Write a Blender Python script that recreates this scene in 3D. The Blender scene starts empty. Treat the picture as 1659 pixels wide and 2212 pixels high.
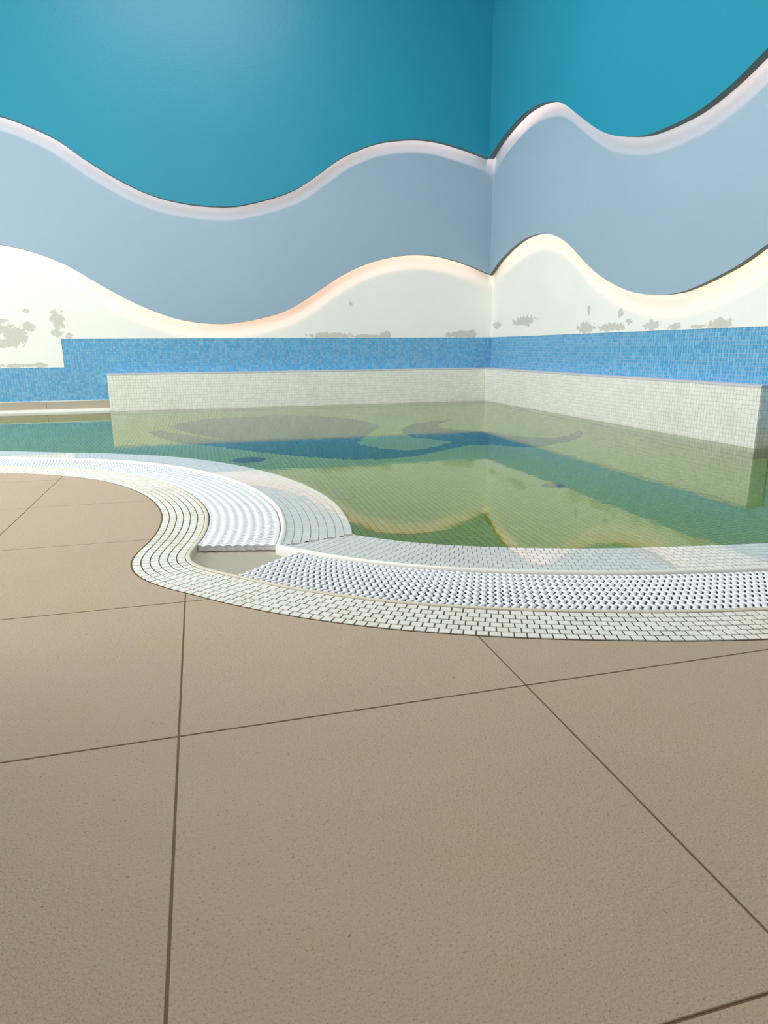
import bpy, bmesh, math, random
import numpy as np
from mathutils import Vector, Matrix

random.seed(7)
rng = np.random.default_rng(7)
SC = bpy.context.scene
COL = SC.collection

# ------------------------------------------------------------------ camera
cam_d = bpy.data.cameras.new('camera')
cam = bpy.data.objects.new('camera', cam_d)
COL.objects.link(cam)
cam_d.sensor_fit = 'HORIZONTAL'
cam_d.sensor_width = 36.0
cam_d.lens = 1446.06 / 1659.0 * 36.0
cam_d.clip_start = 0.02
FW = Vector((0.25291799, 0.93776693, -0.2379615))
RT = Vector((0.96501889, -0.26208279, -0.00715213))
UP = Vector((0.06907264, 0.22782844, 0.97124826))
CAMH = 0.593
mw = Matrix.Identity(4)
for i in range(3):
    mw[i][0], mw[i][1], mw[i][2] = RT[i], UP[i], -FW[i]
mw[2][3] = CAMH
cam.matrix_world = mw
SC.camera = cam

# ------------------------------------------------------------------ world, daylight, exposure
world = bpy.data.worlds.new('world'); SC.world = world
world.use_nodes = True
bg = world.node_tree.nodes['Background']
bg.inputs[0].default_value = (0.75, 0.87, 1.0, 1)
bg.inputs[1].default_value = 1.0

def area(name, loc, rot, sx, sy, power, col):
    l = bpy.data.lights.new(name, 'AREA'); l.shape = 'RECTANGLE'
    l.size, l.size_y, l.energy, l.color = sx, sy, power, col
    o = bpy.data.objects.new(name, l); COL.objects.link(o)
    o.location = loc; o.rotation_euler = rot
    return o
# added overhead fill, then daylight entering through the window wall beside the pool and the rear windows
area('ceiling_fill_light', (0.1, 3.9, 5.14), (0, 0, 0), 2.6, 2.6, 165, (1.0, 0.97, 0.93))  # unseen ceiling light added to brighten the deck, border and grates
area('daylight_side_window', (-4.52, 3.4, 1.75), (0, -math.pi/2, 0), 3.1, 4.6, 310, (1.0, 0.985, 0.955))
area('daylight_rear_window', (0.6, -3.42, 3.6), (math.pi/2, 0, 0), 2.4, 1.6, 60, (1.0, 0.97, 0.93))
SC.view_settings.view_transform = 'Standard'
SC.view_settings.look = 'None'
SC.view_settings.gamma = 1.0
SC.view_settings.use_curve_mapping = False
SC.view_settings.exposure = 0.12
try:
    SC.cycles.use_denoising = True
    SC.cycles.max_bounces = 9
    SC.cycles.diffuse_bounces = 4
    SC.cycles.glossy_bounces = 5
    SC.cycles.transmission_bounces = 8
    SC.cycles.caustics_refractive = True
    SC.cycles.caustics_reflective = False
    SC.cycles.sample_clamp_indirect = 0.0
except Exception:
    pass

# ------------------------------------------------------------------ material helpers
def srgb(r, g, b):
    f = lambda c: (c/255/12.92) if c/255 <= 0.04045 else ((c/255+0.055)/1.055)**2.4
    return (f(r), f(g), f(b), 1)

class NT:
    def __init__(s, name):
        s.m = bpy.data.materials.new(name); s.m.use_nodes = True
        s.t = s.m.node_tree; s.b = s.t.nodes['Principled BSDF']; s.out = s.t.nodes['Material Output']
    def n(s, typ, **kw):
        nd = s.t.nodes.new(typ)
        for k, v in kw.items(): setattr(nd, k, v)
        return nd
    def l(s, a, b): s.t.links.new(a, b)
    def val(s, x, inp):
        if hasattr(x, 'node'): s.l(x, inp)
        else: inp.default_value = x
    def math(s, op, a, b=None, clamp=False):
        nd = s.n('ShaderNodeMath', operation=op, use_clamp=clamp)
        s.val(a, nd.inputs[0])
        if b is not None: s.val(b, nd.inputs[1])
        return nd.outputs[0]
    def mix(s, fac, a, b):
        nd = s.n('ShaderNodeMix', data_type='RGBA')
        s.val(fac, nd.inputs[0]); s.val(a, nd.inputs[6]); s.val(b, nd.inputs[7])
        return nd.outputs[2]
    def pos(s): return s.n('ShaderNodeNewGeometry').outputs['Position']
    def noise(s, scale, detail=3, rough=0.5, vec=None):
        nd = s.n('ShaderNodeTexNoise'); nd.inputs['Scale'].default_value = scale
        nd.inputs['Detail'].default_value = detail; nd.inputs['Roughness'].default_value = rough
        s.l(vec if vec is not None else s.pos(), nd.inputs['Vector'])
        return nd.outputs[0]
    def ramp(s, x, lo, hi):
        nd = s.n('ShaderNodeMapRange', interpolation_type='SMOOTHSTEP')
        s.val(x, nd.inputs[0]); nd.inputs[1].default_value = lo; nd.inputs[2].default_value = hi
        return nd.outputs[0]
    def bump(s, hgt, strength, dist):
        nd = s.n('ShaderNodeBump'); nd.inputs['Strength'].default_value = strength
        nd.inputs['Distance'].default_value = dist; s.l(hgt, nd.inputs['Height'])
        s.l(nd.outputs[0], s.b.inputs['Normal'])
    def base(s, c, rough=0.5, spec=0.5):
        s.val(c, s.b.inputs['Base Color']); s.val(rough, s.b.inputs['Roughness'])
        s.b.inputs['Specular IOR Level'].default_value = spec

def paint(name, col, rough=0.42, spec=0.35, var=0.06):
    t = NT(name)
    n1 = t.noise(1.3, 4)
    dark = tuple(c*(1-var) for c in col[:3]) + (1,)
    lite = tuple(min(1, c*(1+var)) for c in col[:3]) + (1,)
    t.base(t.mix(n1, dark, lite), rough, spec)
    t.bump(t.noise(60, 4), 0.08, 0.01)
    return t.m

def plaster(name, axis, stains):
    t = NT(name)
    p = t.pos()
    sep = t.n('ShaderNodeSeparateXYZ'); t.l(p, sep.inputs[0])
    u, v = sep.outputs[axis], sep.outputs[2]
    dmin = None
    for (cx, cz, rx, rz) in stains:
        a = t.math('DIVIDE', t.math('SUBTRACT', u, cx), rx*1.25)
        b = t.math('DIVIDE', t.math('SUBTRACT', v, cz), rz*1.25)
        d = t.math('ADD', t.math('MULTIPLY', a, a), t.math('MULTIPLY', b, b))
        dmin = d if dmin is None else t.math('MINIMUM', dmin, d)
    dist = t.math('SQRT', dmin)
    nz = t.noise(26, 5, 0.6)
    f = t.math('ADD', dist, t.math('MULTIPLY', t.math('SUBTRACT', nz, 0.5), 2.2))
    mask = t.math('SUBTRACT', 1.0, t.ramp(f, 0.78, 0.98))
    fine = t.noise(90, 3)
    grey = t.mix(fine, srgb(190, 191, 184), srgb(212, 212, 205))
    white = t.mix(t.noise(2.5, 4), srgb(232, 235, 231), srgb(241, 243, 240))
    t.base(t.mix(mask, white, grey), 0.6, 0.3)
    t.bump(t.math('SUBTRACT', t.math('MULTIPLY', t.noise(45, 4), 0.4), mask), 0.25, 0.004)
    return t.m

def mosaic(name, c1, c2, rough=0.22, dirt=None, dirt_amt=0.3, spec=0.5, wet=False):
    t = NT(name)
    isl = t.n('ShaderNodeNewGeometry').outputs['Random Per Island']
    obr = t.n('ShaderNodeObjectInfo').outputs['Random']
    r = t.math('FRACT', t.math('ADD', isl, t.math('MULTIPLY', obr, 7.31)))
    col = t.mix(r, c1, c2)
    if dirt is not None:
        m = t.ramp(t.noise(3.1, 6, 0.65), 0.48, 0.75)
        col = t.mix(t.math('MULTIPLY', m, dirt_amt), col, dirt)
    t.base(col, rough, spec)
    if wet:
        t.b.inputs['Coat Weight'].default_value = 1.0; t.b.inputs['Coat Roughness'].default_value = 0.015
        t.b.inputs['Coat IOR'].default_value = 1.65
    else: t.bump(t.noise(120, 2), 0.12, 0.002)
    return t.m

def plain(name, col, rough=0.5, spec=0.4, nscale=30, var=0.08, bump=0.1):
    t = NT(name)
    n = t.noise(nscale, 4)
    t.base(t.mix(n, tuple(c*(1-var) for c in col[:3])+(1,), tuple(min(1, c*(1+var)) for c in col[:3])+(1,)), rough, spec)
    if bump: t.bump(t.noise(nscale*4, 3), bump, 0.003)
    return t.m

def tile_mat():
    t = NT('beige_stoneware')
    obr = t.n('ShaderNodeObjectInfo').outputs['Random']
    big = t.noise(2.2, 5, 0.6)
    c = t.mix(big, srgb(178, 156, 130), srgb(192, 170, 144))
    c = t.mix(t.math('MULTIPLY', obr, 0.35), c, srgb(178, 160, 138))
    warm = t.ramp(t.noise(5.0, 4, 0.7), 0.5, 0.72)
    c = t.mix(t.math('MULTIPLY', warm, 0.35), c, srgb(188, 160, 122))
    speck = t.noise(300, 3, 0.65)
    c = t.mix(t.math('MULTIPLY', t.ramp(speck, 0.56, 0.70), 0.55), c, srgb(112, 96, 76))
    c = t.mix(t.math('MULTIPLY', t.math('SUBTRACT', 1.0, t.ramp(speck, 0.30, 0.43)), 0.35), c, srgb(206, 196, 180))
    fleck = t.noise(95, 2, 0.4)
    c = t.mix(t.math('MULTIPLY', t.ramp(fleck, 0.74, 0.78), 0.5), c, srgb(92, 78, 62))
    t.base(c, 0.42, 0.35)
    t.bump(t.math('ADD', t.noise(260, 3, 0.6), t.math('MULTIPLY', t.noise(90, 3), 0.6)), 0.45, 0.0045)
    return t.m

def emit(name, col, strength):
    t = NT(name)
    e = t.n('ShaderNodeEmission'); e.inputs[0].default_value = col; e.inputs[1].default_value = strength
    t.l(e.outputs[0], t.out.inputs[0])
    return t.m

def water_mat():
    t = NT('green_pool_water')
    g = t.n('ShaderNodeBsdfGlass'); g.inputs['IOR'].default_value = 1.33; g.inputs['Roughness'].default_value = 0.0
    g.inputs['Color'].default_value = (1, 1, 1, 1)
    mp = t.n('ShaderNodeMapping'); t.l(t.pos(), mp.inputs[0])
    n1 = t.noise(9.0, 2, 0.5, mp.outputs[0]); n2 = t.noise(38.0, 2, 0.5, mp.outputs[0])
    hgt = t.math('ADD', n1, t.math('MULTIPLY', n2, 0.22))
    bp = t.n('ShaderNodeBump'); bp.inputs['Strength'].default_value = 0.26; bp.inputs['Distance'].default_value = 0.0012
    t.l(hgt, bp.inputs['Height']); t.l(bp.outputs[0], g.inputs['Normal'])
    t.l(g.outputs[0], t.out.inputs['Surface'])
    va = t.n('ShaderNodeVolumeAbsorption')
    va.inputs['Color'].default_value = (0.60, 0.775, 0.06, 1); va.inputs['Density'].default_value = 2.6
    t.l(va.outputs[0], t.out.inputs['Volume'])
    return t.m

def glass_pane_mat():
    t = NT('window_glass')
    tr = t.n('ShaderNodeBsdfTransparent'); gl = t.n('ShaderNodeBsdfGlossy'); gl.inputs['Roughness'].default_value = 0.02
    fr = t.n('ShaderNodeFresnel'); mx = t.n('ShaderNodeMixShader')
    t.l(fr.outputs[0], mx.inputs[0]); t.l(tr.outputs[0], mx.inputs[1]); t.l(gl.outputs[0], mx.inputs[2])
    t.l(mx.outputs[0], t.out.inputs[0])
    return t.m

STAIN_B = [(-1.667,0.733,0.089,0.077),(-1.776,0.789,0.056,0.034),(-1.544,0.815,0.057,0.034),(-1.757,0.656,0.100,0.034),(-1.554,0.964,0.032,0.017),(-1.766,0.870,0.040,0.021),(-1.280,0.876,0.058,0.086),(-1.298,0.754,0.046,0.035),(-1.201,0.732,0.033,0.022),(-1.694,0.452,0.122,0.017),(-1.510,0.454,0.082,0.018),(1.411,0.726,0.204,0.029),(1.780,0.716,0.183,0.020),(2.015,0.725,0.063,0.039),(1.627,1.057,0.015,0.019),(2.912,0.733,0.158,0.035),(3.036,0.743,0.045,0.036)]
STAIN_R = [(6.523,0.849,0.223,0.041),(7.178,0.829,0.086,0.035),(5.307,0.899,0.022,0.034),(4.840,0.849,0.031,0.032),(4.722,0.781,0.042,0.021),(5.340,0.747,0.116,0.043),(4.966,0.743,0.171,0.029),(4.440,0.741,0.090,0.030),(4.187,0.726,0.058,0.022),(3.953,0.719,0.066,0.012),(3.754,0.727,0.096,0.032)]

M = dict(
    plaster_b=plaster('peeling_white_plaster_back', 0, STAIN_B),
    plaster_r=plaster('peeling_white_plaster_right', 1, STAIN_R),
    teal=paint('teal_paint', srgb(37, 137, 165), 0.38, 0.4, 0.05),
    peri=paint('pale_blue_paint', srgb(150, 175, 195), 0.42, 0.35, 0.04),
    room=paint('room_paint', srgb(150, 146, 138), 0.7, 0.2),
    ceil=paint('ceiling_paint', srgb(178, 178, 174), 0.8, 0.2),
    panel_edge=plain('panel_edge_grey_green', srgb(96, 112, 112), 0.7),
    tile=tile_mat(),
    joint=plain('brown_joint', srgb(130, 104, 82), 0.85, 0.2, 14, 0.3),
    white_mosaic=mosaic('white_mosaic', srgb(233, 230, 218), srgb(242, 239, 230), 0.25, srgb(190, 184, 158), 0.35),
    ledge_mosaic=mosaic('ledge_mosaic', srgb(212, 214, 208), srgb(222, 224, 218), 0.3, wet=True),
    bench_mosaic=mosaic('bench_mosaic', srgb(228, 230, 224), srgb(240, 241, 236), 0.3, srgb(212, 211, 196), 0.4),
    blue_mosaic=mosaic('blue_mosaic', srgb(84, 160, 208), srgb(120, 184, 222), 0.25),
    floor_mosaic=mosaic('pool_floor_mosaic', srgb(228, 231, 216), srgb(240, 242, 229), 0.35),
    motif_mosaic=mosaic('motif_mosaic', srgb(52, 120, 176), srgb(70, 138, 190), 0.35),
    grout_dark=plain('grey_brown_grout', srgb(98, 90, 76), 0.85, 0.2),
    grout_ledge=plain('grey_grout', srgb(160, 162, 156), 0.8, 0.2),
    grout_bench=plain('pale_grout', srgb(204, 207, 198), 0.8, 0.2),
    grout_blue=plain('pale_blue_grout', srgb(170, 200, 222), 0.8, 0.2),
    grout_pool=plain('pool_grout', srgb(104, 112, 92), 0.8, 0.2),
    basin=plain('basin_lining', srgb(204, 208, 198), 0.5, 0.3),
    channel=plain('gutter_concrete', srgb(172, 168, 152), 0.6, 0.3, 9, 0.06),
    trench=plain('shade_dark_trench', srgb(84, 84, 78), 0.5, 0.3, 9, 0.1),  # darkened below the concrete's own tone to stand for shade under the grates
    rim=plain('cream_rim_stone', srgb(214, 208, 188), 0.45, 0.4, 25, 0.12),
    lip=plain('white_lip', srgb(232, 232, 226), 0.3, 0.5, 20, 0.04),
    plastic=plain('white_plastic', srgb(238, 240, 244), 0.32, 0.5, 40, 0.02, 0.03),
    cap=plain('lilac_white_cap', srgb(205, 206, 216), 0.4, 0.4, 12, 0.05),
    skirting=plain('beige_skirting', srgb(176, 166, 150), 0.5, 0.35, 6, 0.06),
    drain_d=plain('dark_blue_cover', srgb(30, 70, 88), 0.5),
    drain_g=plain('grey_cover', srgb(128, 130, 116), 0.5),
    frame=plain('white_window_frame', srgb(225, 225, 225), 0.4),
    glass=glass_pane_mat(),
    water=water_mat(),
    led_low=emit('warm_led_low', (1.0, 0.46, 0.29, 1), 310.0),
    led_high=emit('warm_led_high', (1.0, 0.50, 0.34, 1), 470.0),
)

# ------------------------------------------------------------------ object helpers
def props(o, label=None, cat=None, group=None, kind=None):
    if label: o['label'] = label
    if cat: o['category'] = cat
    if group: o['group'] = group
    if kind: o['kind'] = kind
    return o

def link(name, me, parent=None):
    o = bpy.data.objects.new(name, me); COL.objects.link(o)
    if parent is not None: o.parent = parent
    return o

def mesh(name, v, f, mat, parent=None, smooth=False):
    me = bpy.data.meshes.new(name)
    me.from_pydata([tuple(map(float, q)) for q in v], [], [tuple(map(int, q)) for q in f])
    me.materials.append(mat)
    if smooth: me.polygons.foreach_set('use_smooth', [True]*len(me.polygons))
    me.update()
    return link(name, me, parent)

def empty(name, loc=(0, 0, 0)):
    o = bpy.data.objects.new(name, None); COL.objects.link(o); o.location = loc
    o.empty_display_size = 0.1
    return o

BOXF = [(0,3,2,1),(4,5,6,7),(0,1,5,4),(1,2,6,5),(2,3,7,6),(3,0,4,7)]
class MB:
    def __init__(s): s.v = []; s.f = []
    def box(s, x0, x1, y0, y1, z0, z1):
        k = len(s.v)
        s.v += [(x0,y0,z0),(x1,y0,z0),(x1,y1,z0),(x0,y1,z0),(x0,y0,z1),(x1,y0,z1),(x1,y1,z1),(x0,y1,z1)]
        s.f += [tuple(a+k for a in q) for q in BOXF]
        return s
    def add(s, v, f):
        k = len(s.v); s.v += list(v); s.f += [tuple(a+k for a in q) for q in f]; return s
    def prism(s, poly, z0, z1):
        n = len(poly)
        v = [(p[0], p[1], z0) for p in poly] + [(p[0], p[1], z1) for p in poly]
        if n > 8:
            from mathutils.geometry import delaunay_2d_cdt
            cv, ce, cf, ov, oe, of = delaunay_2d_cdt([Vector((p[0], p[1])) for p in poly], [], [list(range(n))], 1, 1e-6)
            m = len(cv); k0 = len(v)
            v += [(c[0], c[1], z1) for c in cv] + [(c[0], c[1], z0) for c in cv]
            f = []
            for q in cf:
                q = list(q); a, b, c = [cv[i] for i in q[:3]]
                if (b[0]-a[0])*(c[1]-a[1])-(b[1]-a[1])*(c[0]-a[0]) < 0: q.reverse()
                f += [tuple(i+k0 for i in q), tuple(i+k0+m for i in reversed(q))]
        else: f = [tuple(range(n, 2*n)), tuple(range(n-1, -1, -1))]
        ccw = sum(poly[i-1][0]*poly[i][1]-poly[i][0]*poly[i-1][1] for i in range(n)) > 0
        f += [((i, (i+1) % n, (i+1) % n+n, i+n) if ccw else (i+n, (i+1) % n+n, (i+1) % n, i)) for i in range(n)]
        return s.add(v, f)
    def build(s, name, mat, parent=None, smooth=False): return mesh(name, s.v, s.f, mat, parent, smooth)

# ------------------------------------------------------------------ plan curve of the overflow gutter (deck side rim)
Braw = np.array([(-5.6,4.62),(-3.6,4.50),(-2.6,4.38),(-1.9,4.22),(-1.4,4.05),(-1.040,3.878),(-0.871,3.806),(-0.711,3.722),(-0.511,3.584),(-0.347,3.414),(-0.231,3.243),(-0.151,3.088),(-0.073,2.885),(-0.022,2.667),(-0.003,2.499),(-0.003,2.391),(-0.009,2.282),(-0.027,2.154),(-0.053,2.042),(-0.064,1.967),(-0.049,1.891),(0.003,1.816),(0.063,1.754),(0.148,1.664),(0.249,1.575),(0.365,1.490),(0.474,1.425),(0.594,1.366),(0.710,1.317),(0.868,1.262),(1.017,1.218),(1.233,1.172),(1.6,1.112),(2.1,1.075),(2.7,1.055),(3.5,1.045)])
def resample(P, step):
    d = np.r_[0, np.cumsum(np.linalg.norm(np.diff(P, axis=0), axis=1))]
    n = max(2, int(round(d[-1]/step))+1)
    s = np.linspace(0, d[-1], n)
    return np.c_[np.interp(s, d, P[:, 0]), np.interp(s, d, P[:, 1])]
def catmull(P, k=16):
    Q = np.vstack([2*P[0]-P[1], P, 2*P[-1]-P[-2]]); out = []
    for i in range(1, len(Q)-2):
        p0, p1, p2, p3 = Q[i-1], Q[i], Q[i+1], Q[i+2]
        for t in np.linspace(0, 1, k, endpoint=False):
            out.append(0.5*((2*p1)+(-p0+p2)*t+(2*p0-5*p1+4*p2-p3)*t*t+(-p0+3*p1-3*p2+p3)*t**3))
    out.append(P[-1]); return np.array(out)
def smooth(P, sig):
    r = int(3*sig); k = np.exp(-0.5*(np.arange(-r, r+1)/sig)**2); k /= k.sum()
    Q = np.vstack([2*P[0]-P[r:0:-1], P, 2*P[-1]-P[-2:-r-2:-1]])
    return np.c_[np.convolve(Q[:, 0], k, 'valid'), np.convolve(Q[:, 1], k, 'valid')]
B = smooth(resample(catmull(Braw), 0.006), 5)
def normals(P):
    t = np.gradient(P, axis=0); t /= np.linalg.norm(t, axis=1)[:, None]
    return np.c_[-t[:, 1], t[:, 0]]      # left of travel = pool side
NB = normals(B)
APEX = int(np.argmin(np.linalg.norm(B-np.array((-0.062, 1.945)), axis=1)))

def cross_trim(L, Rr):
    """outermost crossing of the two branches (cuts off the swallowtail)"""
    for i in range(max(0, len(L)-140), len(L)-1):
        a, b = L[i], L[i+1]
        lo = np.minimum(a, b)-0.01; hi = np.maximum(a, b)+0.01
        idx = np.where(((Rr >= lo-0.02) & (Rr <= hi+0.02)).all(1))[0]
        for j in idx[::-1]:
            if j+1 >= len(Rr): continue
            c, d = Rr[j], Rr[j+1]
            r = b-a; s = d-c; den = r[0]*s[1]-r[1]*s[0]
            if abs(den) < 1e-14: continue
            t = ((c-a)[0]*s[1]-(c-a)[1]*s[0])/den; u = ((c-a)[0]*r[1]-(c-a)[1]*r[0])/den
            if 0 <= t <= 1 and 0 <= u <= 1:
                X = a+r*t
                return np.vstack([L[:i+1], X]), np.vstack([X, Rr[j+1:]])
    return L, Rr
_cache = {}
def offs(d):
    """pool-side offset of the rim curve by d: (left branch, right branch), trimmed at their cusp"""
    if d in _cache: return _cache[d]
    P = B+NB*d
    L, Rr = P[:APEX+1], P[APEX:]
    if d > 0.06:
        keep = lambda Q: Q
        L, Rr = cross_trim(keep(L), keep(Rr))
    L = resample(L, 0.008); Rr = resample(Rr, 0.008)
    _cache[d] = (L, Rr); return L, Rr

def sweep(P, prof, flip=False):
    """prof: list of (offset to pool side, z); returns verts, faces"""
    N = normals(P); v = []; f = []; k = len(prof)
    for p, n in zip(P, N):
        for (o, z) in prof: v.append((p[0]+n[0]*o, p[1]+n[1]*o, z))
    for i in range(len(P)-1):
        for j in range(k-1):
            a = i*k+j
            f.append((a, a+1, a+k+1, a+k))
    return v, f

W_BAND, W_GUT, W_LIP, W_LEDGE = 0.160, 0.250, 0.018, 0.485
LEDGE_Z, POOL_Z = 0.004, -0.40
XW, YW = 3.27, 7.34            # plaster planes of the right and back walls
XL, YF, ZC = -4.6, -3.5, 5.2   # window wall, rear wall, ceiling
BX, BY, BZ = 3.145, 7.21, 0.367  # faces and height of the low ledge walls

# ================================================================== SETTING
# ---------- floor: joint bed with separate stoneware tiles
deckA = resample((B-NB*W_BAND), 0.02)
deck_poly = [tuple(q) for q in deckA if XL <= q[0] <= XW]
deck_poly = [(XL, deck_poly[0][1])] + deck_poly + [(XW, deck_poly[-1][1]), (XW, YF), (XL, YF)]
floor = MB().prism(deck_poly, -0.15, -0.002).build('floor', M['joint'])
props(floor, 'beige stoneware tile deck around the pool with brown joints', kind='structure')

def clip(poly, x0, x1, y0, y1):
    def half(P, ins, inter):
        out = []
        for i in range(len(P)):
            a, b = P[i-1], P[i]
            ia, ib = ins(a), ins(b)
            if ib:
                if not ia: out.append(inter(a, b))
                out.append(b)
            elif ia: out.append(inter(a, b))
        return out
    ix = lambda X: (lambda a, b: (X, a[1]+(b[1]-a[1])*(X-a[0])/(b[0]-a[0])))
    iy = lambda Y: (lambda a, b: (a[0]+(b[0]-a[0])*(Y-a[1])/(b[1]-a[1]), Y))
    P = list(poly)
    for ins, it in ((lambda q: q[0] >= x0, ix(x0)), (lambda q: q[0] <= x1, ix(x1)), (lambda q: q[1] >= y0, iy(y0)), (lambda q: q[1] <= y1, iy(y1))):
        if P: P = half(P, ins, it)
    return P
def parea(P):
    a = np.array(P); x, y = a[:, 0], a[:, 1]
    return 0.5*np.sum(x*np.roll(y, -1)-y*np.roll(x, -1))

TS, JW = 0.6015, 0.0034
full_me = None
# tiles stop short of the mosaic border by one joint
deckT = resample((B-NB*(W_BAND+0.004)), 0.02)
tile_poly = [tuple(q) for q in deckT if XL+0.01 <= q[0] <= XW-0.01]
tile_poly = [(XL+0.01, tile_poly[0][1])] + tile_poly + [(XW-0.01, tile_poly[-1][1]), (XW-0.01, YF+0.01), (XL+0.01, YF+0.01)]
for ix_ in range(-10, 6):
    for iy_ in range(-8, 7):
        x0 = -0.0697+ix_*TS+JW/2; y0 = 0.995+iy_*TS+JW/2
        x1, y1 = x0+TS-JW, y0+TS-JW
        if x1 < XL or x0 > XW or y1 < YF or (x1 < -0.9 and y1 < 1.2): continue
        P = clip(tile_poly, x0, x1, y0, y1)
        if len(P) < 3 or abs(parea(P)) < 2e-4: continue
        Q = [P[0]]
        for q in P[1:]:
            if math.hypot(q[0]-Q[-1][0], q[1]-Q[-1][1]) > 1e-5: Q.append(q)
        if math.hypot(Q[0][0]-Q[-1][0], Q[0][1]-Q[-1][1]) < 1e-5: Q.pop()
        if parea(Q) < 0: Q.reverse()
        cx, cy = x0+TS/2, y0+TS/2
        whole = len(Q) == 4 and abs(parea(Q)-(x1-x0)*(y1-y0)) < 1e-6
        if whole and full_me is not None:
            o = link('floor_tile', full_me, floor)
        else:
            lq = [(a-cx, b-cy) for a, b in Q]
            n = len(lq); e = 0.0006
            ctr = np.mean(np.array(lq), axis=0)
            v = [(a, b, -0.004) for a, b in lq] + [(a, b, -e) for a, b in lq]
            if whole:
                v += [(a-math.copysign(e, a), b-math.copysign(e, b), 0.0) for a, b in lq]
            else:
                v += [(a, b, 0.0) for a, b in lq]
            f = [tuple(range(2*n, 3*n))] + [(i+r*n, (i+1) % n+r*n, (i+1) % n+(r+1)*n, i+(r+1)*n) for r in (0, 1) for i in range(n)]
            o = mesh('floor_tile', v, f, M['tile'], floor)
            if whole: full_me = o.data
        o.location = (cx, cy, 0)

# ---------- generic mosaic builder
def tile_mesh():
    # unit tile: 1 x 1 in plan, 1 high, chamfered top
    c = 0.03
    v = [(-.5,-.5,0),(.5,-.5,0),(.5,.5,0),(-.5,.5,0),(-.5,-.5,.85),(.5,-.5,.85),(.5,.5,.85),(-.5,.5,.85),
         (-.5+c,-.5+c,1),(.5-c,-.5+c,1),(.5-c,.5-c,1),(-.5+c,.5-c,1)]
    f = [(8,9,10,11)] + [(i, (i+1) % 4, (i+1) % 4+4, i+4) for i in range(4)] + [(i+4, (i+1) % 4+4, (i+1) % 4+8, i+8) for i in range(4)]
    return v, f
TV, TF = tile_mesh()
TVn = np.array(TV)
in_pool = [False]
def mosaic_parts(parent, mats, nparts, view=None, part='mosaic_tile', rest='mosaic_field', zhide=None):
    """mats: list of (4x4-ish: origin, ux, uy, uz (scaled axes), matkey). biggest nparts become objects, rest one joined mesh"""
    ox, oy = (pool.location.x, pool.location.y) if in_pool[0] else (0.0, 0.0)
    key = lambda m: (m[0][0]+ox)**2+(m[0][1]+oy)**2+(m[0][2]-CAMH)**2
    order = sorted(mats, key=key)
    if nparts:
        vis = [m for m in order if in_view(m[0])]
        parts = vis[:nparts]; ids = set(id(m) for m in parts)
        others = [m for m in order if id(m) not in ids]
    else: parts, others = [], order
    shared = {}
    for (o, ux, uy, uz, mk) in parts:
        if mk not in shared:
            me = bpy.data.meshes.new(part); me.from_pydata(TV, [], TF); me.materials.append(M[mk]); shared[mk] = me
        ob = link(part, shared[mk], parent)
        m4 = Matrix.Identity(4)
        for i in range(3): m4[i][0], m4[i][1], m4[i][2], m4[i][3] = ux[i], uy[i], uz[i], o[i]
        ob.matrix_local = m4
    bym = {}
    for m in others: bym.setdefault(m[4], []).append(m)
    for mk, ms in bym.items():
        O = np.array([m[0] for m in ms]); X = np.array([m[1] for m in ms]); Y = np.array([m[2] for m in ms]); Z = np.array([m[3] for m in ms])
        V = O[:, None, :]+TVn[None, :, 0:1]*X[:, None, :]+TVn[None, :, 1:2]*Y[:, None, :]+TVn[None, :, 2:3]*Z[:, None, :]
        n = len(ms); V = V.reshape(-1, 3)
        F = (np.array(TF)[None]+(np.arange(n)*12)[:, None, None]).reshape(-1, 4)
        me = bpy.data.meshes.new(rest)
        me.vertices.add(len(V)); me.vertices.foreach_set('co', V.ravel())
        me.loops.add(F.size); me.loops.foreach_set('vertex_index', F.ravel().astype(np.int32))
        me.polygons.add(len(F)); me.polygons.foreach_set('loop_start', np.arange(0, F.size, 4, dtype=np.int32))
        me.polygons.foreach_set('use_smooth', np.zeros(len(F), dtype=bool))
        me.update(calc_edges=True)
        me.materials.append(M[mk])
        ob = link(rest, me, parent); ob['kind'] = 'stuff'
def in_view(q):
    d = Vector(q)-Vector((0, 0, CAMH)); w = d.dot(FW)
    if w <= 0.05: return False
    return abs(d.dot(RT)/w*1446) < 840 and abs(d.dot(UP)/w*1446) < 1115

def anchor(P, pitch):
    d = np.r_[0, np.cumsum(np.linalg.norm(np.diff(P, axis=0), axis=1))]
    i = int(np.argmin(np.linalg.norm(P-np.array((0.46, 1.32)), axis=1)))
    return (d[i]/pitch) % 1.0
def rows_on_curve(P, row_w, pitch, z, thick, mk, phase, gap=0.0024, tilt=1.0):
    """mosaic tiles along a polyline (row centre line)"""
    d = np.r_[0, np.cumsum(np.linalg.norm(np.diff(P, axis=0), axis=1))]
    out = []; s = phase*pitch
    while s < d[-1]-pitch*0.4:
        x = np.interp(s, d, P[:, 0]); y = np.interp(s, d, P[:, 1])
        x2 = np.interp(s+0.004, d, P[:, 0]); y2 = np.interp(s+0.004, d, P[:, 1])
        x1 = np.interp(s-0.004, d, P[:, 0]); y1 = np.interp(s-0.004, d, P[:, 1])
        t = np.array((x2-x1, y2-y1)); t /= np.linalg.norm(t)+1e-12
        j = random.uniform(-0.02, 0.02); t = np.array((t[0]-j*t[1], t[1]+j*t[0]))
        n = np.array((-t[1], t[0]))
        if XL < x < XW:
            w = pitch-gap; hgt = row_w-gap
            out.append(((x, y, z), (t[0]*w, t[1]*w, tilt*random.uniform(-.0003, .0003)), (n[0]*hgt, n[1]*hgt, tilt*random.uniform(-.0002, .0002)), (0, 0, thick+tilt*random.uniform(-.0003, .0003)), mk))
        s += pitch
    return out

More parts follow.
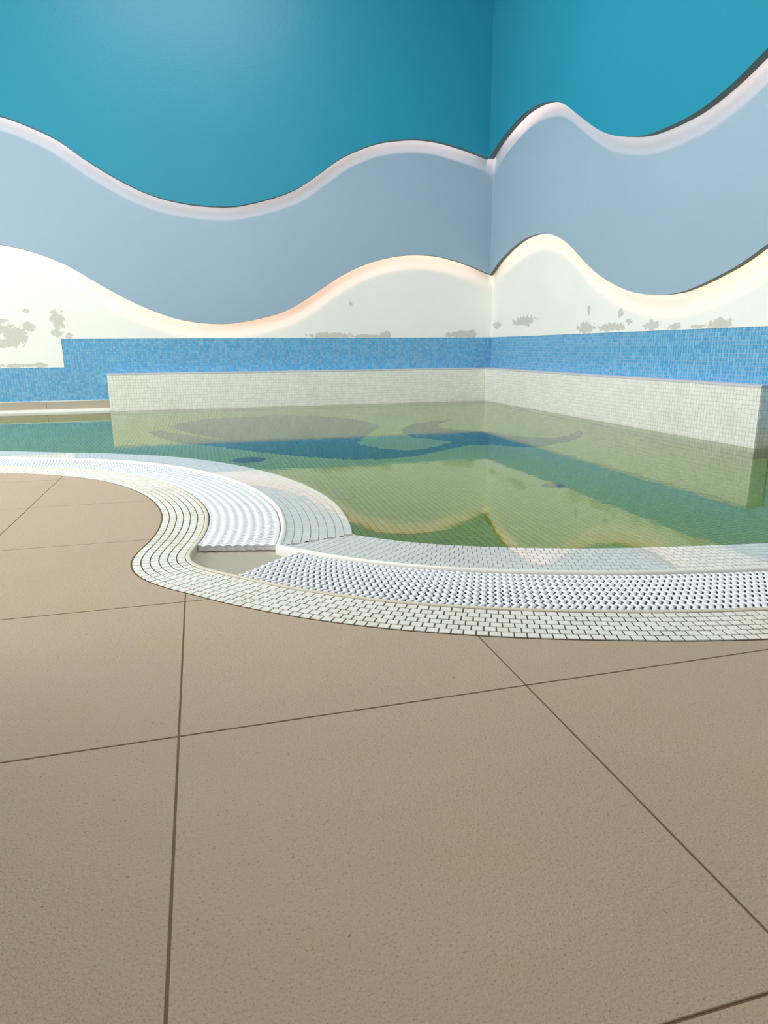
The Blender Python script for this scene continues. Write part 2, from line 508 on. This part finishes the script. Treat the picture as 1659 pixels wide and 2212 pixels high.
# ---------- mosaic border between deck and gutter
bordr = [tuple(q) for q in resample(B, 0.02) if XL <= q[0] <= XW]
outer = [tuple(q) for q in deckA if XL <= q[0] <= XW]
border = MB().prism(bordr+outer[::-1], -0.15, -0.0006).build('trim_1', M['grout_dark'])
props(border, 'curved white mosaic border between the beige deck and the gutter', kind='structure')
tiles = []
NR = 6; rw = (W_BAND-0.013)/NR
for r in range(NR):
    P = B-NB*(0.013+rw*(r+0.5))
    tiles += rows_on_curve(P, rw, 0.0268, -0.0035, 0.0047, 'white_mosaic', anchor(P, 0.0268)+0.45*(r % 2), 0.0034)
mosaic_parts(border, tiles, 300)

# ---------- the rim, channel, lip, ledge and basin of the pool
pool = empty('swimming_pool', (0.5, 3.0, 0))
props(pool, 'curved swimming pool with white overflow gutter and mosaic ledge', 'pool')
def child(o, parent):
    o.parent = parent; o.matrix_parent_inverse = parent.matrix_world.inverted(); return o
bpy.context.view_layer.update()
def under(v, f, name, mat, sm=False):
    L = pool.location
    return mesh(name, [(a-L.x, b-L.y, c-L.z) for a, b, c in v], f, mat, pool, sm)
def clipx(P): return P[(P[:, 0] > XL+0.01) & (P[:, 0] < XW-0.02)]
Bc = clipx(B)
v, f = sweep(Bc, [(-0.012, -0.03), (-0.012, 0.0022), (-0.010, 0.004), (-0.002, 0.004), (0.001, 0.002), (0.002, -0.034)])
under(v, f, 'gutter_rim', M['rim'], False)
CLr, CRr = offs(W_GUT)
def trimx(P): return P[(P[:, 0] > XL+0.01) & (P[:, 0] < XW-0.02)]
Cl, Cr = trimx(CLr), trimx(CRr)
chan = [tuple(q) for q in resample(Bc, 0.02)] + [tuple(q) for q in resample(np.vstack([Cl, Cr]), 0.02)][::-1]
mb = MB().prism(chan, -0.16, -0.12)
under(mb.v, mb.f, 'gutter_channel', M['trench'])
v, f = sweep(Bc, [(0.0018, -0.12), (0.0018, -0.030)])
mb = MB().add(v, f)
for q in (Cl, Cr):
    v, f = sweep(q, [(-0.0005, -0.12), (-0.0005, -0.030)]); mb.add(v, f)
under(mb.v, mb.f, 'gutter_side', M['trench'])
near = lambda px, py: int(np.argmin(np.linalg.norm(B-np.array((px, py)), axis=1)))
iL = near(-0.040, 2.085); iR = near(0.068, 1.748)
cusp = CLr[-1]
gp = [tuple(B[i]) for i in range(iL-8, iR+9, 4)]
gp += [tuple((B+NB*(W_GUT-0.004))[iR+8]), (cusp[0]+0.03, cusp[1]-0.03), tuple(cusp), tuple((B+NB*(W_GUT-0.004))[iL-8])]
mb = MB().prism(gp, -0.119, -0.021)
under(mb.v, mb.f, 'sump_floor', M['channel'])
lipp = [(-0.001, -0.034), (-0.001, 0.004), (0.001, 0.0075), (0.005, 0.010), (0.010, 0.0105), (0.015, 0.008), (0.018, 0.003), (0.019, -0.02)]
mb = MB()
for side in (0, 1):
    rails = []
    for (o_, z_) in lipp:
        q = offs(W_GUT+o_)[side]
        dd = np.r_[0, np.cumsum(np.linalg.norm(np.diff(q, axis=0), axis=1))]; ss = np.linspace(0, dd[-1], 700 if side == 0 else 340)
        rails.append(np.c_[np.interp(ss, dd, q[:, 0]), np.interp(ss, dd, q[:, 1]), np.full(len(ss), z_)])
    A_ = np.array(rails); nr, ns = A_.shape[:2]
    v = [tuple(A_[a, b]) for b in range(ns) for a in range(nr)]
    f = [(b*nr+a, b*nr+a+1, (b+1)*nr+a+1, (b+1)*nr+a) for b in range(ns-1) for a in range(nr-1) if XL+.01 < A_[0, b][0] < XW-.02]
    mb.add(v, f)
under(mb.v, mb.f, 'overflow_lip', M['lip'], True)
Dl, Dr = [trimx(q) for q in offs(W_GUT+W_LIP-0.002)]
El, Er = [trimx(q) for q in offs(W_LEDGE)]
Dc = resample(np.vstack([Dl, Dr]), 0.02); Ec = resample(np.vstack([El, Er]), 0.02)
mb = MB().prism([tuple(q) for q in Dc]+[tuple(q) for q in Ec][::-1], -0.06, LEDGE_Z-0.003)
ledge = under(mb.v, mb.f, 'overflow_ledge', M['grout_ledge'])
tiles = []
NL = 8; d0 = W_GUT+W_LIP; lw = (W_LEDGE-d0)/NL
for r in range(NL):
    l_, r_ = offs(d0+lw*(r+0.5))
    tiles += rows_on_curve(r_, lw, 0.0268, LEDGE_Z-0.004, 0.0045, 'ledge_mosaic', 0.35+0.5*(r % 2), 0.0026, 0.0)
    tiles += rows_on_curve(l_[::-1], lw, 0.0268, LEDGE_Z-0.004, 0.0045, 'ledge_mosaic', 0.35+0.5*(r % 2), 0.0026, 0.0)
PL = pool.location
tiles = [((o[0]-PL.x, o[1]-PL.y, o[2]), a, b, c, k) for (o, a, b, c, k) in tiles]
_iv = in_view
def in_view_pool(q): return _iv((q[0]+PL.x, q[1]+PL.y, q[2]+PL.z))
in_view = in_view_pool; in_pool[0] = True
mosaic_parts(ledge, tiles, 300)
# basin side under the ledge
El2 = [q-n*0.0 for q, n in zip(Ec, normals(Ec))]
mb = MB(); v = []; f = []
for q in Ec: v += [(q[0], q[1], LEDGE_Z+0.0005), (q[0], q[1], POOL_Z-0.02)]
for i in range(len(Ec)-1): f.append((2*i, 2*i+1, 2*i+3, 2*i+2))
under(v, f, 'basin_wall', M['basin'])
# basin floor with mosaic and the blue wave motif
fl_poly = [tuple(q) for q in Ec] + [(XW-0.003, Ec[-1][1]), (XW-0.003, YW-0.003), (XL+0.005, YW-0.003), (XL+0.005, Ec[0][1])]
mb = MB().prism(fl_poly, POOL_Z-0.1, POOL_Z-0.003)
bfloor = under(mb.v, mb.f, 'basin_floor', M['grout_pool'])
MOTIF = np.array([(-0.417,5.734),(-0.342,5.819),(-0.225,5.586),(-0.030,5.304),(0.136,5.124),(-0.030,5.385),(-0.175,5.721),(-0.276,6.010),(-0.148,6.329),(0.058,6.542),(0.365,6.657),(0.723,6.673),(1.143,6.440),(1.346,6.115),(1.438,5.773),(1.455,5.486),(1.342,5.237),(1.194,4.946),(1.048,4.625),(1.102,4.432),(1.197,4.299),(1.298,4.207),(1.439,4.241),(1.574,4.343),(1.712,4.454),(1.639,4.622),(1.523,4.760),(1.506,4.980),(1.564,5.224),(1.679,5.444),(1.815,5.608),(1.976,5.702),(2.177,5.709),(1.953,5.454),(1.897,5.238),(2.022,5.039),(2.163,4.901),(2.232,4.707),(2.328,4.514),(2.465,4.415),(2.667,4.501),(2.864,4.685),(2.854,4.601),(2.641,4.328),(2.419,4.168),(2.204,4.067),(2.049,4.099),(1.923,4.271),(1.756,4.283),(1.489,4.107),(1.291,3.987),(1.098,3.945),(0.872,3.983),(0.717,4.080),(0.510,4.265),(0.294,4.499),(0.061,4.774),(-0.160,4.996),(-0.298,5.255),(-0.388,5.550)])
def inside(P, X, Y):
    r = np.zeros(len(X), bool); j = len(P)-1
    for i in range(len(P)):
        xi, yi = P[i]; xj, yj = P[j]
        c = ((yi > Y) != (yj > Y)) & (X < (xj-xi)*(Y-yi)/(yj-yi+1e-15)+xi)
        r ^= c; j = i
    return r
PT = 0.0268
gx, gy = np.meshgrid(np.arange(-2.6, 3.26, PT), np.arange(1.2, 7.33, PT))
gx, gy = gx.ravel(), gy.ravel()
k = inside(np.array(fl_poly), gx, gy)
gx, gy = gx[k], gy[k]
mot = inside(MOTIF, gx, gy)
w = PT-0.0026
tiles = [((x-PL.x, y-PL.y, POOL_Z-0.004), (w, 0, 0), (0, w, 0), (0, 0, 0.0048), 'motif_mosaic' if b else 'floor_mosaic') for x, y, b in zip(gx, gy, mot)]
mosaic_parts(bfloor, tiles, 300)
in_view = _iv; in_pool[0] = False

# ---------- water
wl, wr = offs(W_LEDGE-0.003)
wpoly = [tuple(q) for q in resample(np.vstack([trimx(wl), trimx(wr)]), 0.02)]
wpoly = wpoly + [(XW-0.0045, wpoly[-1][1]), (XW-0.0045, 3.2335), (BX+0.0025, 3.2335), (BX+0.0025, BY+0.0025), (BX-4.0185, BY+0.0025), (BX-4.0185, YW-0.0045), (XL+0.004, YW-0.0045), (XL+0.004, wpoly[0][1])]
water = MB().prism(wpoly, POOL_Z-0.004, 0.0).build('pool_water', M['water'])
props(water, 'still green pool water mirroring the wavy wall', 'water', kind='stuff')

# ---------- walls
def wall_mosaic(parent, mk, rects, plane, axis, face, zpitch=0.0258):
    """rects: (u0,u1,z0,z1) covered with square tiles on the plane facing -axis"""
    ts = []; p = zpitch; w = p-0.0032
    for (u0, u1, z0, z1) in rects:
        nu = max(1, int(round((u1-u0)/p))); nz = max(1, int(round((z1-z0)/p)))
        pu, pz = (u1-u0)/nu, (z1-z0)/nz
        for i in range(nu):
            for j in range(nz):
                u = u0+pu*(i+.5); z = z0+pz*(j+.5)
                a = random.uniform(-.0004, .0004); b = random.uniform(-.0004, .0004)
                if axis == 'Y': ts.append(((u, plane+0.001, z), (w, a, 0), (0, b, w), (0, -face-.001, 0), mk))
                else: ts.append(((plane+0.001, u, z), (b, 0, w), (a, w, 0), (-face-.001, 0, 0), mk))
    mosaic_parts(parent, ts, 0)

# back wall: white plaster, stepped lower edge above the blue mosaic
XS, ZT, ZS = -1.272, 0.702, 0.430
pts = [(XL-0.15, ZS), (XS, ZS), (XS, ZT), (XW, ZT), (XW, ZC), (XL-0.15, ZC)]
n = len(pts)
v = [(x, YW-0.01, z) for x, z in pts] + [(x, YW+0.2, z) for x, z in pts]
f = [tuple(range(n)), tuple(range(2*n-1, n-1, -1))] + [(i, i+n, (i+1) % n+n, (i+1) % n) for i in range(n)]
wall_back = mesh('wall_back', v, f, M['plaster_b'])
props(wall_back, 'white peeling plaster back wall above a blue mosaic band', kind='structure')
mb = MB().box(XL-0.15, XW, YW-0.004, YW+0.2, -0.5, ZS).box(XS, XW, YW-0.004, YW+0.2, ZS, ZT)
mb.build('mosaic_backing', M['grout_blue'], wall_back)
wall_mosaic(wall_back, 'blue_mosaic', [(-2.6, XS, 0.1, ZS), (XS, BX-4.02, 0.1, ZS), (XS, XW-0.004, ZS, ZT), (BX-4.02, XW-0.004, 0.36, ZS)], YW-0.004, 'Y', 0.003)
# right wall
mb = MB().box(XW-0.01, XW+0.2, YF, YW-0.01, ZT, ZC)
wall_right = mb.build('wall_right', M['plaster_r'])
props(wall_right, 'white peeling plaster side wall above a blue mosaic band', kind='structure')
MB().box(XW-0.004, XW+0.2, YF, YW-0.004, -0.5, ZT).build('mosaic_backing', M['grout_blue'], wall_right)
wall_mosaic(wall_right, 'blue_mosaic', [(2.6, YW-0.008, 0.36, ZT), (2.6, 3.232, 0.1, 0.36)], XW-0.004, 'X', 0.003)

# rear wall, window wall and ceiling (out of the picture)
def wall_with_openings(name, plane, axis, u0, u1, z0, z1, holes, t, mat):
    mb = MB()
    us = sorted({u0, u1}|{h[0] for h in holes}|{h[1] for h in holes}); zs = sorted({z0, z1}|{h[2] for h in holes}|{h[3] for h in holes})
    for i in range(len(us)-1):
        for j in range(len(zs)-1):
            cu, cz = (us[i]+us[i+1])/2, (zs[j]+zs[j+1])/2
            if any(h[0] < cu < h[1] and h[2] < cz < h[3] for h in holes): continue
            if axis == 'X': mb.box(plane-t, plane, us[i], us[i+1], zs[j], zs[j+1])
            else: mb.box(us[i], us[i+1], plane-t, plane, zs[j], zs[j+1])
    return mb.build(name, mat)
HL = [(1.1, 5.7, 0.2, 3.3)]
HF = [(-0.6, 1.8, 2.8, 4.4)]
props(wall_with_openings('wall_left', XL, 'X', YF, YW, -0.5, ZC, HL, 0.2, M['room']), 'pale wall with a tall window band', kind='structure')
props(wall_with_openings('wall_front', YF, 'Y', XL, XW, -0.5, ZC, HF, 0.2, M['room']), 'pale rear wall with a high window', kind='structure')
props(MB().box(XL-0.2, XW+0.2, YF-0.2, YW+0.2, ZC, ZC+0.2).build('ceiling', M['ceil']), 'plain white ceiling', kind='structure')
props(MB().box(XL, -0.85, YF, 1.05, 0.0005, ZC).box(-1.05, -0.85, 1.05, 1.4, 0.0005, ZC).build('deck_shade_block', M['room']), 'unseen block added beside the deck to keep window light off it', kind='structure')  # out-of-view block added to shade the deck nearest the camera
def window(name, plane, axis, hole, cols, label):
    u0, u1, z0, z1 = hole; mb = MB(); p0, p1 = plane-0.16, plane-0.10; b = 0.06
    bars = [(u0, u0+b, z0, z1), (u1-b, u1, z0, z1), (u0+b, u1-b, z0, z0+b), (u0+b, u1-b, z1-b, z1)]
    for i in range(1, cols):
        c = u0+(u1-u0)*i/cols; bars.append((c-b/2, c+b/2, z0+b, z1-b))
    for a0, a1, c0, c1 in bars:
        if axis == 'X': mb.box(p0, p1, a0, a1, c0, c1)
        else: mb.box(a0, a1, p0, p1, c0, c1)
    o = mb.build(name, M['frame'])
    props(o, label, kind='structure')
    for i in range(cols):
        a0 = u0+(u1-u0)*i/cols+b/2; a1 = u0+(u1-u0)*(i+1)/cols-b/2
        m2 = MB(); q = (p0+p1)/2
        if axis == 'X': m2.box(q-.004, q+.004, a0, a1, z0+b, z1-b)
        else: m2.box(a0, a1, q-.004, q+.004, z0+b, z1-b)
        m2.build('pane', M['glass'], o)
window('window_1', XL, 'X', HL[0], 4, 'tall side window beside the pool')
fill_frame = MB()  # frame for the added ceiling light; the ceiling has no opening here
for a in ((-1.26, 1.46, 2.54, 2.6), (-1.26, 1.46, 5.2, 5.26), (-1.26, -1.2, 2.6, 5.2), (1.4, 1.46, 2.6, 5.2)): fill_frame.box(a[0], a[1], a[2], a[3], ZC-0.08, ZC-0.001)
props(fill_frame.build('fill_light_frame', M['frame']), 'square frame around the added fill light above the pool', kind='structure')
window('window_2', YF, 'Y', HF[0], 3, 'high window in the rear wall')

# skirting and white lip along the water left of the ledge wall and right of it
LX0 = BX-4.02                     # left end of the back ledge wall
base_b = MB().box(XL+0.005, LX0, YW-0.016, YW-0.003, 0.100, 0.108).build('baseboard_back', M['lip'])
props(base_b, 'beige skirting tiles with a white edge strip under the blue mosaic', kind='structure')
for i in range(8):
    a = LX0-0.002-i*0.6
    if a-0.6 < XL: break
    MB().box(a-0.597, a, YW-0.014, YW-0.003, 0.012, 0.0995).build('skirting_tile', M['skirting'], base_b)
base_r = MB().box(XW-0.014, XW-0.003, 1.8, 3.228, 0.012, 0.100).build('baseboard_right', M['skirting'])
props(base_r, 'beige skirting at the right wall past the ledge end', kind='structure')
nseg = 40; v = []; f = []
for i in range(nseg+1):
    x = XL+0.01+(LX0-XL-0.012)*i/nseg
    yb = YW-0.012-0.055-0.012*math.sin(i*0.9)*0.2
    for (y, z) in ((YW-0.004, -0.05), (YW-0.004, 0.026), (YW-0.03, 0.028), (yb+0.01, 0.022), (yb, 0.010), (yb, -0.05)):
        v.append((x, y, z))
for i in range(nseg):
    for j in range(5):
        a = i*6+j; f.append((a, a+1, a+7, a+6))
lipb = mesh('trim_2', v, f, M['lip'], None, True)
props(lipb, 'white lip along the water under the beige skirting', kind='structure')

# ---------- low mosaic ledge walls
def ledge_wall(name, label, body, cap, faces):
    o = MB().box(*body).build(name, M['grout_bench'])
    props(o, label, 'ledge')
    ts = []
    p = 0.0262; w = p-0.0017
    for (axis, plane, u0, u1, z0, z1) in faces:
        nu = int(round((u1-u0)/p)); nz = int(round((z1-z0)/p)); pu, pz = (u1-u0)/nu, (z1-z0)/nz
        for i in range(nu):
            for j in range(nz):
                u, z = u0+pu*(i+.5), z0+pz*(j+.5); a = random.uniform(-.0004, .0004)
                if axis == 'Y': ts.append(((u, plane+.0015, z), (w, a, 0), (0, a, w), (0, -.0035, 0), 'bench_mosaic'))
                elif axis == 'X-': ts.append(((plane+.0015, u, z), (a, 0, w), (a, w, 0), (-.0035, 0, 0), 'bench_mosaic'))
    mosaic_parts(o, ts, 0)
    c = MB().box(*cap).build('cap', M['cap'], o)
    return o
ledge_wall('ledge_wall', 'low white mosaic ledge along the back wall at the water',
           (LX0, BX, BY+0.002, YW-0.01, POOL_Z, BZ-0.012), (LX0-0.006, BX, BY-0.004, YW-0.008, BZ-0.012, BZ),
           [('Y', BY+0.002, LX0, BX, -0.1, BZ-0.012)])
ledge_wall('ledge_wall', 'low white mosaic ledge along the right wall at the water',
           (BX+0.002, XW-0.01, 3.232, YW-0.01, POOL_Z, BZ-0.012), (BX-0.004, XW-0.008, 3.226, YW-0.01, BZ-0.012, BZ),
           [('X-', BX+0.002, 3.232, BY, -0.1, BZ-0.012), ('Y', 3.232, BX+0.004, XW-0.012, -0.1, BZ-0.012)])

# ================================================================== WAVE PANELS
TEAL_B = [(-4.55,2.05),(-3.8,2.02),(-3.0,2.25),(-2.3,2.55),(-1.85,2.64),(-1.527,2.602),(-1.270,2.520),(-1.073,2.432),(-0.877,2.296),(-0.606,2.139),(-0.320,2.017),(-0.020,1.954),(0.289,1.938),(0.529,1.961),(0.876,2.057),(1.085,2.147),(1.299,2.285),(1.516,2.436),(1.734,2.540),(1.951,2.615),(2.170,2.651),(2.320,2.665),(2.547,2.656),(2.779,2.616),(2.935,2.579),(3.12,2.530)]
TEAL_R = [(7.23,2.540),(6.944,2.626),(6.612,2.700),(6.343,2.725),(6.055,2.701),(5.822,2.644),(5.632,2.557),(5.382,2.396),(5.150,2.250),(4.937,2.143),(4.745,2.079),(4.524,2.025),(4.322,2.007),(4.104,2.006),(3.939,2.020),(3.789,2.052),(3.650,2.092),(3.524,2.141),(3.453,2.169),(3.0,2.37),(2.3,2.6),(1.6,2.62),(0.8,2.4),(0,2.05),(-0.8,1.98),(-2,2.3),(-3.5,2.6)]
PERI_B = [(-4.55,0.95),(-3.8,0.93),(-3.0,1.2),(-2.4,1.47),(-2.0,1.565),(-1.683,1.545),(-1.411,1.484),(-1.133,1.372),(-0.855,1.201),(-0.566,1.042),(-0.259,0.916),(-0.023,0.862),(0.221,0.842),(0.472,0.861),(0.835,0.942),(1.055,1.039),(1.279,1.180),(1.507,1.322),(1.735,1.432),(1.963,1.507),(2.194,1.550),(2.352,1.561),(2.589,1.551),(2.833,1.500),(2.998,1.451),(3.2,1.379)]
PERI_R = [(7.304,1.376),(7.206,1.405),(7.023,1.490),(6.679,1.592),(6.397,1.635),(6.096,1.625),(5.851,1.570),(5.615,1.471),(5.390,1.329),(5.147,1.185),(4.925,1.086),(4.722,1.015),(4.536,0.973),(4.319,0.947),(4.086,0.946),(3.879,0.982),(3.723,1.023),(3.577,1.067),(3.445,1.123),(3.371,1.159),(3.0,1.32),(2.3,1.56),(1.6,1.6),(0.8,1.35),(0,1.0),(-0.8,0.94),(-2,1.25),(-3.5,1.55)]
def panel(axis, pts, plane, skin, depth, led_d, led_h, top, mat, led, label, edge_mat):
    """front skin with a returned underside of the given depth; a led tape sits led_h up inside the hollow behind it"""
    P = smooth(resample(catmull(np.array(pts)), 0.02), 2.0)
    P[0], P[-1] = pts[0], pts[-1]
    n = len(P)
    to = (lambda u, d, z: (u, plane+d, z)) if axis == 'Y' else (lambda u, d, z: (plane+d, u, z))
    v = []; f = []
    for (u, z) in P: v += [to(u, 0, z), to(u, 0, top), to(u, skin, z), to(u, skin, top)]
    for i in range(n-1):
        a, b = 4*i, 4*i+4
        f += [(a, b, b+1, a+1), (a+2, a+3, b+3, b+2), (a+1, b+1, b+3, a+3)]
    f += [(0, 1, 3, 2), (4*(n-1), 4*(n-1)+2, 4*(n-1)+3, 4*(n-1)+1)]
    o = mesh('wave_panel', v, f, mat)
    props(o, label, 'wall panel')
    N = normals(P); sgn = 1 if (P[-1][0] > P[0][0]) else -1
    N = N*sgn
    v = []; f = []
    for (u, z), a in zip(P, N):
        v += [to(u, 0.0005, z), to(u, depth, z), to(u+a[0]*.004, depth, z+a[1]*.004), to(u+a[0]*.004, 0.0005, z+a[1]*.004)]
    for i in range(n-1):
        a, b = 4*i, 4*i+4
        f += [(a, a+1, b+1, b), (a+1, a+2, b+2, b+1), (a+2, a+3, b+3, b+2)]
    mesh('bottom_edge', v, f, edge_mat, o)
    v = []
    for (u, z), a in zip(P, N):
        c = (u+a[0]*led_h, z+a[1]*led_h)
        if c[0] > (XW-0.17 if axis == 'Y' else YW-0.17): continue
        v += [to(c[0], led_d-0.0035, c[1]), to(c[0], led_d+0.0035, c[1])]
    m = len(v)//2
    mesh('led_strip', v, [(2*i, 2*i+1, 2*i+3, 2*i+2) for i in range(m-1)], led, o)
    return o
PB_, PR_ = YW-0.07, XW-0.07      # pale blue front faces
TB_, TR_ = YW-0.15, XW-0.15      # teal front faces
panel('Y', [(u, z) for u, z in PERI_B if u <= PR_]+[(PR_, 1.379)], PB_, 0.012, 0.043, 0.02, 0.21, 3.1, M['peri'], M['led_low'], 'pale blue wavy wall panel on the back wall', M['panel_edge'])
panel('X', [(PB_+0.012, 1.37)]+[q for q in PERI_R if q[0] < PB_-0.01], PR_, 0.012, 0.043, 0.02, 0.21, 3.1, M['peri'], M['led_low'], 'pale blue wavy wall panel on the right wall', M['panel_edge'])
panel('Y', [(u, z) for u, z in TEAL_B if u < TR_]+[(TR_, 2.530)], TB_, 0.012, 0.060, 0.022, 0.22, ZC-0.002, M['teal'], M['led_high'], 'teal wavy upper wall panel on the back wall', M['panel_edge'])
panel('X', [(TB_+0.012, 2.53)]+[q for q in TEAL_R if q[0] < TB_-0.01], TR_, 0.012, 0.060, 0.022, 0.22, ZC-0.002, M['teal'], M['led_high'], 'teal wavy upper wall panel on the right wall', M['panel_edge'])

# ================================================================== GRATES
def slat_mesh(L):
    prof = [(-0.0016, -0.020), (-0.0016, -0.0055), (-0.0068, -0.0040), (-0.0058, -0.0008), (0.0, 0.0004), (0.0058, -0.0008), (0.0068, -0.0040), (0.0016, -0.0055), (0.0016, -0.020)]
    n = 56; k = len(prof); v = []; f = []
    for i in range(n+1):
        x = -L/2+L*i/n; y = 0.0042*math.sin(2*math.pi*8*i/n)
        zb = 0.0007*math.cos(2*math.pi*8*i/n)
        for a, b in prof: v.append((x, y+a, b+(zb if b > -0.01 else 0)))
    for i in range(n):
        for j in range(k-1):
            a = i*k+j; f.append((a, a+1, a+k+1, a+k))
    f += [tuple(range(k-1, -1, -1)), tuple(range(n*k, n*k+k))]
    me = bpy.data.meshes.new('slat'); me.from_pydata(v, [], f); me.materials.append(M['plastic'])
    me.polygons.foreach_set('use_smooth', [True]*len(me.polygons)); me.update()
    return me
mid = B+NB*(W_GUT/2)
def grate(name, label, s_from, s_to, idx0, step_sign):
    P = mid
    # walk along the mid curve of one branch, slats square to it
    seg = P[min(s_from, s_to):max(s_from, s_to)+1]
    if step_sign < 0: seg = seg[::-1]
    d = np.r_[0, np.cumsum(np.linalg.norm(np.diff(seg, axis=0), axis=1))]
    me = slat_mesh(W_GUT-0.010)
    root = empty(name, (seg[0][0], seg[0][1], -0.032)); props(root, label, 'grate', 'white drain grates in the overflow gutter')
    Lc = root.location
    s = 0.0; pitch = 0.0182; cnt = 0
    while s < d[-1] and cnt < 300:
        i = int(np.searchsorted(d, s)); i = min(max(i, 1), len(seg)-2)
        x = np.interp(s, d, seg[:, 0]); y = np.interp(s, d, seg[:, 1])
        t = seg[min(i+6, len(seg)-1)]-seg[max(i-6, 0)]; ang = math.atan2(t[1], t[0])
        if not (XL+0.05 < x < XW-0.1): break
        o = link('slat', me, root)
        o.location = (x-Lc.x, y-Lc.y, 0.002-Lc.z)
        o.rotation_euler = (0, 0, ang+(math.pi/2 if step_sign > 0 else -math.pi/2))
        s += pitch; cnt += 1
    end = min(s, d[-1])
    t0 = seg[8]-seg[0]; mbx = MB().box(-(W_GUT-0.012)/2, (W_GUT-0.012)/2, -0.002, 0.002, -0.020, -0.0045)
    eb = mbx.build('end_bar', M['plastic'], root); eb.location = (0, 0, 0.002-Lc.z)
    eb.rotation_euler = (0, 0, math.atan2(t0[1], t0[0])+math.pi/2)
    rl = seg[d <= end-0.005]
    for off in (-0.075, 0.075):
        v, f = sweep(rl, [(off-0.006, -0.0315), (off-0.006, -0.012), (off+0.006, -0.012), (off+0.006, -0.0315), (off-0.006, -0.0315)])
        mesh('support_rail', [(a-Lc.x, b-Lc.y, c-Lc.z) for a, b, c in v], f, M['plastic'], root)
    return root
grate('overflow_grate', 'white wavy slatted gutter grate on the left, curving away past the gap', 0, iL, iL, -1)
grate('overflow_grate', 'white wavy slatted gutter grate on the right, nearest the camera', iR, len(B)-1, iR, 1)

# ================================================================== POOL FLOOR COVERS
def cover(name, label, cat, x, y, r, mat, lobes):
    root = empty(name, (x, y, POOL_Z)); props(root, label, cat)
    n = 40; v = [(0, 0, 0.016)]; f = []
    for k_, (rr, z) in enumerate(((0.55, 0.015), (0.9, 0.011), (1.0, 0.002))):
        for i in range(n):
            a = 2*math.pi*i/n
            q = rr*r
            v.append((q*math.cos(a), q*math.sin(a), z))
    for i in range(n):
        j = (i+1) % n
        f.append((0, 1+i, 1+j))
        for k_ in range(2): f.append((1+k_*n+i, 1+(k_+1)*n+i, 1+(k_+1)*n+j, 1+k_*n+j))
    mesh('plate', v, f, mat, root, True)
    for i in range(6):
        a = math.pi*i/3; mb = MB()
        for rr in (0.62,):
            c, s = math.cos(a), math.sin(a)
            mb.box(-0.006, 0.006, -0.2*r, 0.2*r, 0.012, 0.017)
        o = mb.build('rib', mat, root); o.location = (rr*r*c, rr*r*s, 0); o.rotation_euler = (0, 0, a+math.pi/2)
    return root
cover('floor_drain', 'round dark blue drain cover on the pool floor beside the left ledge', 'drain', 0.263, 4.157, 0.10, M['drain_d'], 0)
cover('floor_inlet', 'small round grey inlet cover on the pool floor toward the right', 'drain', 1.683, 2.967, 0.058, M['drain_g'], 2)
